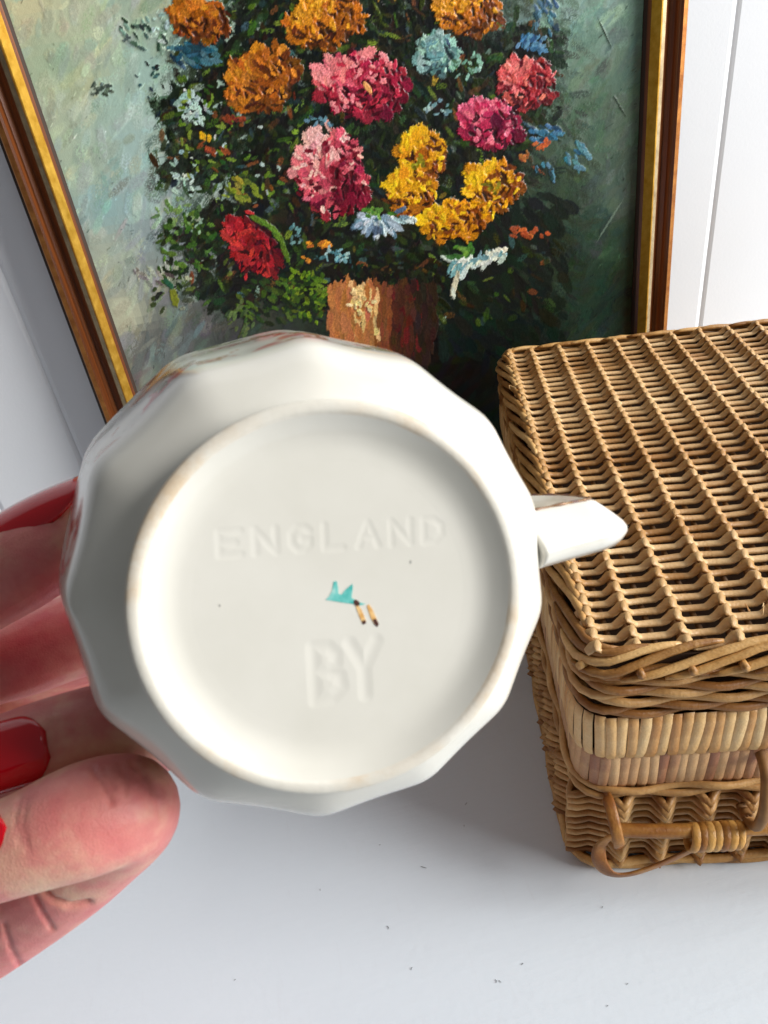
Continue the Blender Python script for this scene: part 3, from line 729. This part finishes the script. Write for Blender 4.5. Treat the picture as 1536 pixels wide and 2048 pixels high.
# ------------------------------------------------------------------ the porcelain cup, held with its base towards the lens
CS = 0.90
t = NT('porcelain'); co = t.coord()
n1 = t.noise(60, 4, vec=co); n2 = t.noise(500, 3, vec=co)
sepn = t.add('ShaderNodeSeparateXYZ'); t.con(co, sepn.inputs[0])
base = t.ramp(n1, [(.3, lin((218, 214, 203))), (.7, lin((225, 221, 211)))])
# flower sprays painted on the wall of the cup, above the shoulder
hgate = t.ramp(t.math('MULTIPLY', sepn.outputs[2], -1000.0 / 60.0), [(.255, 0.0), (.30, 1.0)])
d1 = t.noise(70, 3, .6, vec=co); d2 = t.noise(90, 3, .6, vec=t.coord('Object', rot=(1, 2, .5))); d3 = t.noise(110, 3, .6, vec=t.coord('Object', rot=(2, .3, 1.5)))
base = t.mix(t.math('MULTIPLY', hgate, t.ramp(d1, [(.56, 0.0), (.60, .85)])), base, lin((206, 112, 110)))
base = t.mix(t.math('MULTIPLY', hgate, t.ramp(d2, [(.57, 0.0), (.61, .8)])), base, lin((128, 134, 84)))
base = t.mix(t.math('MULTIPLY', hgate, t.ramp(d3, [(.57, 0.0), (.60, .85)])), base, lin((170, 100, 52)))
t.bump(n1, .05, .0008)
M['porcelain'] = t.set(Base_Color=base, Roughness=.16, Specular_IOR_Level=.5, Subsurface_Weight=.08, Subsurface_Radius=(.004, .0036, .003), Coat_Weight=.25, Coat_Roughness=.05)
t = NT('plain_glaze'); co = t.coord(); M['glaze'] = t.set(Base_Color=t.ramp(t.noise(60, 4, vec=co), [(.3, lin((218, 214, 203))), (.7, lin((225, 221, 211)))]), Roughness=.14, Coat_Weight=.25, Coat_Roughness=.05)
t = NT('foot_porcelain'); co = t.coord()
n1 = t.noise(110, 6, .7, vec=co); n2 = t.noise(38, 3, .5, vec=co); n3 = t.noise(700, 3, vec=co)
base = t.ramp(n1, [(.3, lin((216, 210, 197))), (.7, lin((225, 220, 209)))])
st = t.math('MULTIPLY', t.ramp(n2, [(.46, 0.0), (.58, 1.0)]), t.ramp(n1, [(.40, 0.05), (.60, .85)]))
base = t.mix(st, base, lin((204, 180, 148)))
t.bump(t.math('ADD', n3, t.math('MULTIPLY', n1, 1.2)), .16, .0004)
M['foot'] = t.set(Base_Color=base, Roughness=.45)
t = NT('teal_enamel'); co = t.coord(); M['teal'] = t.set(Base_Color=t.ramp(t.noise(600, 3, vec=co), [(.35, lin((78, 178, 170))), (.55, lin((120, 200, 192))), (.75, lin((176, 216, 208)))]), Roughness=.3)
t = NT('ochre_enamel'); co = t.coord(); M['ochre'] = t.set(Base_Color=t.ramp(t.noise(900, 3, vec=co), [(.35, lin((214, 158, 84))), (.65, lin((240, 200, 140)))]), Roughness=.3)
t = NT('brown_enamel'); M['brown'] = t.set(Base_Color=lin((82, 50, 44)), Roughness=.35)
t = NT('gilt_line'); co = t.coord(); M['line'] = t.set(Base_Color=t.ramp(t.noise(400, 4, vec=co), [(.35, lin((96, 62, 62))), (.65, lin((150, 112, 60)))]), Roughness=.35, Metallic=.2)
t = NT('mark_grey'); M['smut'] = t.set(Base_Color=lin((176, 174, 166)), Roughness=.4)

fd = .108
foot = K(671, 1202, fd)
ax = Vector(FW) + Vector(RT) * (-.235) + Vector(UP) * (.085); ax.normalize()       # from the foot into the cup
e3 = -ax; e1 = (Vector(RT) - e3 * Vector(RT).dot(e3)).normalized(); e2 = e3.cross(e1)
CM = Matrix(((e1.x, e2.x, e3.x, foot.x), (e1.y, e2.y, e3.y, foot.y), (e1.z, e2.z, e3.z, foot.z), (0, 0, 0, 1)))
croot = empty('porcelain_cup', CM)
tag(croot, 'white fluted porcelain cup with small handle, held base outwards', 'cup')
CI = CM.inverted()
corn = sorted(math.radians(a % 360) for a in (19, 43, 67.5, 93, 121, 151, 181, 208.5, 240, 269.5, 297.5, 324.5, 351.7))
def flute(th):
    th %= 2 * math.pi
    for i in range(len(corn)):
        a = corn[i]; b = corn[(i + 1) % len(corn)]
        if b < a: b += 2 * math.pi
        q = th if th >= a else th + 2 * math.pi
        if a <= q <= b:
            h = (b - a) / 2; m = (a + b) / 2
            p = math.cos(h) / math.cos(q - m); d_ = (1 - p)
            # soften the ridge between two facets
            dc = (1 - math.cos(h)) * (.5 + .5 * math.cos(math.pi * (q - m) / h)); return .78 * d_ + .22 * dc
    return 0
CP = [  # depth behind the foot, radius (mm), share of fluting
    (2.3, 20.5, 0), (2.18, 22.6, 0), (1.75, 24.4, 0), (1.0, 26.0, 0), (.3, 27.2, 0), (0.0, 27.8, 0), (.02, 28.7, 0), (.5, 29.4, 0), (2.2, 29.35, 0), (3.4, 29.0, .05), (4.2, 29.2, .15), (5.2, 30.4, .35),
    (6.6, 32.6, .6), (8.6, 35.5, .85), (11.2, 38.4, 1.1), (14.4, 40.0, 1.25), (17.6, 40.9, 1.25), (21.0, 41.7, 1.2), (26.0, 42.8, 1.0), (34.0, 44.3, .95), (43.0, 45.6, .9), (50.0, 46.8, .8), (52.0, 47.2, .8),
    (52.5, 46.6, .8), (51.6, 45.8, .8), (47.0, 44.2, .8), (36.0, 42.2, .8), (24.0, 39.6, .6), (15.0, 35.5, .3), (9.5, 29.5, 0), (7.0, 20.0, 0), (6.4, 8.0, 0), (6.3, .3, 0)]
def lathe(name, prof_, mat, ns=260, dense=3):
    pr_ = spline(prof_, dense); V, F = [], []
    FL = [sum(flute(2 * math.pi * j / ns + dl) for dl in np.linspace(-.055, .055, 7)) / 7 for j in range(ns)]
    for (h, r, k) in pr_:
        for j in range(ns):
            th = 2 * math.pi * j / ns; rr = r * (1 - k * FL[j]) * .001
            V.append((rr * math.cos(th), rr * math.sin(th), -h * .001))
    for i in range(len(pr_) - 1):
        for j in range(ns):
            j2 = (j + 1) % ns; F.append((i * ns + j, i * ns + j2, (i + 1) * ns + j2, (i + 1) * ns + j))
    return link(name, mesh(name, V, F), mat, croot)
lathe('well', CP[:5], M['glaze']); lathe('foot_ring', CP[4:9], M['foot']); lathe('neck', CP[8:10], M['porcelain'])
lathe('bowl', [CP[9]] + CP[10:], M['porcelain'])
# base disc with the impressed marks, as real dents
def base_pt(u, v):
    """measured point -> millimetres on the base disc"""
    o = CI @ Vector(CAM_POS); d = (CI.to_3x3() @ (K(u, v, 1.0) - Vector(CAM_POS)))
    s = (-.0023 - o.z) / d.z; p = o + d * s; return p.x * 1000, p.y * 1000
def seg_letters(txt, x, y, h, w_, gap, rot):
    L = {'E': [[(1, 1), (0, 1), (0, 0), (1, 0)], [(0, .5), (.75, .5)]], 'N': [[(0, 0), (0, 1), (1, 0), (1, 1)]], 'L': [[(0, 1), (0, 0), (.9, 0)]], 'A': [[(0, 0), (.5, 1), (1, 0)], [(.2, .38), (.8, .38)]],
         'G': [[(.95, .82), (.7, .98), (.35, .98), (.06, .72), (.06, .28), (.35, .02), (.7, .02), (.95, .2), (.95, .46), (.62, .46)]], 'D': [[(0, 0), (0, 1), (.55, .98), (.92, .72), (.95, .3), (.55, .02), (0, 0)]],
         'B': [[(0, 0), (0, 1), (.55, .98), (.82, .84), (.8, .64), (.5, .53), (0, .53)], [(.5, .53), (.92, .42), (.98, .2), (.62, .02), (0, 0)]], 'Y': [[(0, 1), (.5, .52), (1, 1)], [(.5, .52), (.5, 0)]]}
    out = []; cx = 0.0
    for ch in txt:
        for pl in L[ch]:
            out.append([(x + (cx + px * w_) * math.cos(rot) - py * h * math.sin(rot), y + (cx + px * w_) * math.sin(rot) + py * h * math.cos(rot)) for px, py in pl])
        cx += w_ + gap
    return out
ea = base_pt(440, 1112); eb = base_pt(885, 1082); rot = math.atan2(eb[1] - ea[1], eb[0] - ea[0]); tw = math.hypot(eb[0] - ea[0], eb[1] - ea[1])
lets = [(pl, .045, .58) for pl in seg_letters('ENGLAND', ea[0], ea[1], 3.5, tw / 7 * .62, tw / 7 * .445, rot)]
bb = base_pt(632, 1402); lets += [(pl, .085, 1.0) for pl in seg_letters('BY', bb[0], bb[1], 8.2, 4.1, 1.5, rot * 1.3)]
NG = 236; idx = {}; V, F = [], []
R0 = 20.5
gx_, gy_ = np.meshgrid(np.linspace(-1, 1, NG), np.linspace(-1, 1, NG))
with np.errstate(divide='ignore', invalid='ignore'):
    big = np.abs(gx_) > np.abs(gy_)
    r_ = np.where(big, gx_, gy_); ph = np.where(big, math.pi / 4 * np.where(gx_ == 0, 0, gy_ / gx_), math.pi / 2 - math.pi / 4 * np.where(gy_ == 0, 0, gx_ / gy_))
ph = np.nan_to_num(ph); DX = r_ * np.cos(ph) * R0; DY = r_ * np.sin(ph) * R0; RR = np.hypot(DX, DY) / R0
DZ = -2.3 - .18 * (1 - RR ** 2) 
dent = np.zeros_like(DZ)
for pl, dep, wd in lets:
    dm = np.full_like(DZ, 99.0)
    for a, b in zip(pl[:-1], pl[1:]):
        ab = np.array(b) - np.array(a); t_ = np.clip(((DX - a[0]) * ab[0] + (DY - a[1]) * ab[1]) / (ab @ ab + 1e-9), 0, 1)
        dm = np.minimum(dm, np.hypot(DX - a[0] - t_ * ab[0], DY - a[1] - t_ * ab[1]))
    dent = np.maximum(dent, dep * np.exp(-(dm / wd) ** 2) - .35 * dep * np.exp(-((dm - 2.1 * wd) / wd) ** 2))
DZ = DZ - dent
V = np.stack([DX, DY, DZ], -1).reshape(-1, 3) * .001
F = [(j * NG + i, j * NG + i + 1, (j + 1) * NG + i + 1, (j + 1) * NG + i) for j in range(NG - 1) for i in range(NG - 1)]
link('base', mesh('base', V, F), M['glaze'], croot)
def decal(name, pts, mat, lift=.05):
    P = [base_pt(*p) for p in pts]
    V = [(x * .001, y * .001, (-2.3 - .18 * (1 - (x * x + y * y) / R0 ** 2) + lift) * .001) for x, y in P]; n = len(V)
    V += [(x, y, z - .00012) for x, y, z in V]
    F = [tuple(range(n))] + [(i, (i + 1) % n, n + (i + 1) % n, n + i) for i in range(n)]
    o = link(name, mesh(name, V, F, False), mat, croot)
    bm = bmesh.new(); bm.from_mesh(o.data); bmesh.ops.triangulate(bm, faces=[f for f in bm.faces if len(f.verts) > 4]); bmesh.ops.recalc_face_normals(bm, faces=bm.faces); bm.to_mesh(o.data); bm.free()
    return o
Z7 = lambda L: [(400 + x / 3.072, 1000 + y / 3.072) for x, y in L]
decal('painted_mark', Z7([(772, 615), (795, 592), (812, 560), (822, 502), (842, 500), (850, 545), (852, 578), (872, 582), (892, 555), (918, 532), (938, 516), (940, 545), (932, 600), (955, 618), (985, 630), (1018, 640), (990, 648), (940, 640), (880, 632), (820, 622)]), M['teal'])
decal('painted_dot', Z7([(944, 622), (955, 612), (972, 620), (984, 634), (978, 650), (962, 652), (948, 640)]), M['brown'], .09)
decal('painted_stroke', Z7([(958, 655), (972, 648), (992, 672), (1010, 715), (1022, 745), (1012, 762), (996, 752), (980, 715)]), M['ochre'], .06)
decal('painted_stroke', Z7([(1026, 650), (1040, 642), (1058, 668), (1078, 712), (1098, 760), (1090, 776), (1070, 762), (1048, 720)]), M['ochre'], .06)
decal('painted_tip', Z7([(1000, 742), (1016, 738), (1022, 755), (1010, 766), (998, 758)]), M['brown'], .09)
decal('painted_tip', Z7([(1062, 735), (1082, 730), (1100, 762), (1092, 780), (1074, 766)]), M['brown'], .09)
for (u, v, s) in ((822, 1124, 2.2), (440, 1211, 1.8)):
    decal('speck', [(u + s * math.cos(a), v + 1.6 * s * math.sin(a)) for a in np.linspace(0, 6.28, 8)[:-1]], M['smut'])
# handle: angular ear that leaves the shoulder, runs out and returns below the rim
ha = math.radians(9.0)
er = Vector((math.cos(ha), math.sin(ha), 0)); et = Vector((-math.sin(ha), math.cos(ha), 0))
HPth = spline([(.0380, .0165), (.0430, .0174), (.0485, .0182), (.0528, .0190), (.0552, .0210), (.0560, .0270), (.0552, .0350), (.0524, .0400), (.0490, .0430), (.0430, .0450)], 6)
V, F = [], []; nH = 16
tw_ = math.radians(-47)
for i, p in enumerate(HPth):
    q0, q1 = HPth[max(0, i - 1)], HPth[min(len(HPth) - 1, i + 1)]; tg = np.array(q1) - np.array(q0); tg = tg / np.linalg.norm(tg)
    T_ = er * tg[0] + Vector((0, 0, -1)) * tg[1]; N_ = er * tg[1] - Vector((0, 0, -1)) * tg[0]
    f_ = i / (len(HPth) - 1); hw = .0056 * (1 - .14 * min(1, f_ * 1.8)) + .0010 * max(0, f_ - .7) * 3; th_ = .0026
    B_ = et * math.cos(tw_) + N_ * math.sin(tw_); C_ = N_ * math.cos(tw_) - et * math.sin(tw_)
    c0 = er * p[0] + Vector((0, 0, -1)) * p[1]
    for k in range(nH):
        a = 2 * math.pi * k / nH; ca, sa = math.cos(a), math.sin(a)
        V.append(tuple(c0 + B_ * (math.copysign(abs(ca) ** .5, ca) * hw) + C_ * (math.copysign(abs(sa) ** .5, sa) * th_)))
for i in range(len(HPth) - 1):
    for k in range(nH):
        F.append((i * nH + k, i * nH + (k + 1) % nH, (i + 1) * nH + (k + 1) % nH, (i + 1) * nH + k))
F.append(tuple(range(nH))[::-1]); F.append(tuple((len(HPth) - 1) * nH + k for k in range(nH)))
me = mesh('handle', V, F); bm = bmesh.new(); bm.from_mesh(me); bmesh.ops.recalc_face_normals(bm, faces=bm.faces); bm.to_mesh(me); bm.free()
chandle = link('handle', me, M['glaze'], croot)
for kk in (2,):
    P = [Vector(V[i * nH + kk]) for i in range(4, len(HPth) - 8)]
    V2, F2 = [], []; tube_vf(P, [.00034 * random.uniform(.5, 1.2) for _ in P], V2, F2, 6); link('gilt_line', mesh('gilt_line', V2, F2), M['line'], chandle)

# ------------------------------------------------------------------ the hand that holds it
t = NT('skin'); co = t.coord()
n1 = t.noise(58, 4, .6, vec=co); n2 = t.noise(150, 4, .6, vec=co); n3 = t.noise(1500, 4, .6, vec=co)
base = t.ramp(n1, [(.30, lin((218, 104, 110))), (.50, lin((230, 144, 134))), (.68, lin((240, 196, 164)))])
base = t.mix(t.math('MULTIPLY', t.ramp(n2, [(.45, 0.0), (.75, 1.0)]), .4), base, lin((204, 106, 104)))
vo = t.add('ShaderNodeTexVoronoi'); vo.inputs['Scale'].default_value = 2400.0; t.con(co, vo.inputs['Vector'])
t.bump(t.math('ADD', t.math('MULTIPLY', vo.outputs['Distance'], .6), n3), .2, .0005)
M['skin'] = t.set(Base_Color=base, Roughness=.46, Subsurface_Weight=.2, Subsurface_Radius=(1.0, .32, .18), Subsurface_Scale=.0035)
t = NT('nail_varnish'); co = t.coord(); n1 = t.noise(260, 3, vec=co); t.bump(n1, .08, .0004)
M['nail'] = t.set(Base_Color=lin((206, 6, 26)), Roughness=.12, Coat_Weight=.8, Coat_Roughness=.04)
proot2 = empty('person', Matrix.Translation(K(-300, 1700, .19)))
tag(proot2, 'hand with red varnished nails holding the porcelain cup at its left side', 'person')
# joints: (u, v, distance from the lens, radius in the same measured units)
FING = {
    'ring': [(-330, 2010, .178, 128), (-70, 1868, .160, 112), (120, 1748, .146, 104), (215, 1672, .138, 100), (252, 1632, .133, 103), (238, 1618, .1285, 108), (160, 1642, .1255, 112), (40, 1688, .1245, 99), (-80, 1728, .1255, 90), (-150, 1750, .128, 68)],
    'middle': [(-380, 1760, .192, 112), (-80, 1640, .182, 100), (160, 1530, .168, 92), (300, 1462, .156, 88), (318, 1440, .149, 88), (250, 1448, .144, 90), (140, 1475, .1405, 90), (30, 1508, .139, 86), (-60, 1540, .1395, 76), (-105, 1556, .141, 56)],
    'index': [(-430, 1480, .218, 120), (-160, 1380, .216, 108), (80, 1300, .208, 96), (210, 1262, .199, 92), (225, 1250, .192, 88), (140, 1276, .187, 84), (40, 1318, .184, 78), (-40, 1352, .184, 66)],
    'little': [(-420, 2180, .182, 100), (-300, 2100, .172, 88), (-210, 2040, .164, 82), (-190, 1990, .158, 80), (-250, 1960, .154, 78), (-330, 1960, .153, 70)],
    'thumb': [(-620, 1640, .200, 150), (-420, 1440, .182, 132), (-230, 1290, .170, 108), (-90, 1200, .163, 98), (40, 1128, .159, 96), (130, 1076, .158, 84), (180, 1046, .158, 62)],
}
V, F = [], []
for nm, ch in FING.items():
    S_ = spline(ch, 6); P = [K(u, v, d) for u, v, d, r in S_]; R = [max(.002, r * d / FPX) for u, v, d, r in S_]
    tube_vf(P, R, V, F, 20, roundcap=True)
palm = [(-700, 1900, .215, 230), (-480, 1800, .205, 220), (-330, 1720, .200, 190), (-240, 1680, .198, 150)]
palm2 = [(-640, 2200, .205, 200), (-460, 2080, .195, 180), (-330, 2010, .185, 140), (-260, 1980, .180, 110)]
arm = [(-1150, 2300, .215, 235), (-900, 2090, .212, 225), (-640, 1960, .210, 230)]
palm3 = [(-420, 1560, .222, 210), (-160, 1460, .226, 200), (40, 1380, .228, 190), (190, 1330, .230, 150)]
for ch in (palm, palm2, palm3, arm):
    S_ = spline(ch, 6); tube_vf([K(u, v, d) for u, v, d, r in S_], [r * d / FPX for u, v, d, r in S_], V, F, 24, roundcap=True)
tmp = bpy.data.objects.new('tmp_hand', mesh('tmp_hand', V, F)); COL.objects.link(tmp)
md = tmp.modifiers.new('r', 'REMESH'); md.mode = 'VOXEL'; md.voxel_size = .00056
md = tmp.modifiers.new('s', 'SMOOTH'); md.iterations = 12; md.factor = .5
dg = bpy.context.evaluated_depsgraph_get(); hm = bpy.data.meshes.new_from_object(tmp.evaluated_get(dg)); hm.name = 'hand'
bpy.data.objects.remove(tmp)
# knuckle creases and finger folds
n = len(hm.vertices); co_ = np.empty(n * 3, np.float32); hm.vertices.foreach_get('co', co_); co_ = co_.reshape(-1, 3)
no_ = np.empty(n * 3, np.float32); hm.vertices.foreach_get('normal', no_); no_ = no_.reshape(-1, 3)
dd = co_ - CAM_POS; zz = dd @ FW; uu = 768 + FPX * (dd @ RT) / zz; vv = 1024 - FPX * (dd @ UP) / zz
facing = ((no_ * dd).sum(1) < 0)
CREASE = [([(184, 1536), (200, 1562), (214, 1590), (224, 1606)], 4.5, .00055, (.10, .150)), ([(206, 1540), (220, 1562), (228, 1580)], 4, .0003, (.10, .150)), ([(262, 1524), (290, 1552), (312, 1592), (320, 1630)], 5, .00045, (.10, .150)), ([(282, 1552), (298, 1582), (302, 1622)], 4, .0003, (.10, .15)), ([(240, 1528), (250, 1560), (252, 1584)], 4, .0003, (.10, .15)),
          ([(84, 1776), (104, 1800), (140, 1812), (178, 1806)], 6, .0009, (.125, .19)), ([(66, 1790), (84, 1826), (104, 1858)], 5, .0007, (.125, .19)), ([(8, 1850), (20, 1896), (40, 1932)], 5, .0005, (.125, .2)),
          ([(100, 1446), (110, 1480), (106, 1514)], 4, .0003, (.13, .16)), ([(116, 1440), (124, 1480), (122, 1506)], 4, .00025, (.13, .16)), ([(134, 1436), (144, 1470)], 4, .0002, (.13, .16)),
          ([(40, 1596), (30, 1640), (40, 1690)], 5, .0002, (.10, .15)), ([(52, 1600), (44, 1650), (56, 1700)], 5, .0002, (.10, .15))]
disp = np.zeros(n)
for pl, wd, dep, (z0, z1) in CREASE:
    dm = np.full(n, 999.0)
    for a, b in zip(pl[:-1], pl[1:]):
        ab = np.array(b, float) - np.array(a, float); t_ = np.clip(((uu - a[0]) * ab[0] + (vv - a[1]) * ab[1]) / (ab @ ab), 0, 1)
        dm = np.minimum(dm, np.hypot(uu - a[0] - t_ * ab[0], vv - a[1] - t_ * ab[1]))
    disp += np.where(facing & (zz > z0) & (zz < z1), dep * np.exp(-(dm / wd) ** 2), 0)
co_ = co_ - no_ * disp[:, None]
hm.vertices.foreach_set('co', co_.astype(np.float32).ravel()); hm.update()
hm.polygons.foreach_set('use_smooth', [True] * len(hm.polygons))
hand = link('hand', hm, M['skin']); hand.parent = proot2; hand.matrix_parent_inverse = proot2.matrix_world.inverted() if False else Matrix.Translation(-K(-300, 1700, .19))
def nail(base_p, tip_p, normal, width, length, curv, lift=.0):
    """curved varnished nail; base_p cuticle centre, towards tip_p"""
    d = (tip_p - base_p).normalized(); nn = (normal - d * normal.dot(d)).normalized(); s = d.cross(nn)
    V, F = [], []; na, nb_ = 15, 13
    for layer in (0, 1):
        for i in range(na):
            t_ = i / (na - 1); x = length * t_
            ww = width * (1 - .62 * max(0, 1 - t_ / .34) ** 2.4) * (1 - .45 * max(0, (t_ - .68) / .32) ** 2)
            for k in range(nb_):
                a = -1 + 2 * k / (nb_ - 1); off = a * ww / 2
                drop = (math.sqrt(max(0, curv ** 2 - off ** 2)) - curv) - .0010 * (2 * t_ - .9) ** 2
                xx = x
                V.append(tuple(base_p + d * xx + s * off + nn * (drop + lift + .0005 - .0009 * layer)))
    st = na * nb_
    for i in range(na - 1):
        for k in range(nb_ - 1):
            p = i * nb_ + k; F.append((p, p + 1, p + nb_ + 1, p + nb_)); F.append((st + p, st + p + nb_, st + p + nb_ + 1, st + p + 1))
    ring = [k for k in range(nb_)] + [i * nb_ + nb_ - 1 for i in range(1, na)] + [(na - 1) * nb_ + k for k in range(nb_ - 2, -1, -1)] + [i * nb_ for i in range(na - 2, 0, -1)]
    for a, b in zip(ring, ring[1:] + ring[:1]): F.append((a, st + a, st + b, b))
    me = mesh('fingernail', V, F); bm = bmesh.new(); bm.from_mesh(me); bmesh.ops.recalc_face_normals(bm, faces=bm.faces); bm.to_mesh(me); bm.free()
    o = link('fingernail', me, M['nail'], hand); return o
tocam = -Vector(FW)
nail(K(92, 1490, .1312), K(-31, 1524, .1300), tocam + Vector(UP) * .15 - Vector(RT) * .1, .0125, .0165, .0080)
nail(K(20, 1692, .1164), K(-102, 1734, .1168), tocam - Vector(RT) * .25 + Vector(UP) * .05, .0125, .0160, .0082)
nail(K(-60, 1062, .1550), K(175, 940, .1535), Vector(UP) * .85 - Vector(RT) * .45 + tocam * .55, .0140, .0260, .0085)

for nm in ('index', 'little'):
    c1, c0 = FING[nm][-2], FING[nm][-1]; r = c1[3] * c1[2] / FPX; nrm = tocam
    nail(K(*c1[:3]) + nrm * (r * .93), K(*c0[:3]) + nrm * (r * .93), nrm, .0105, .0140, .0072)
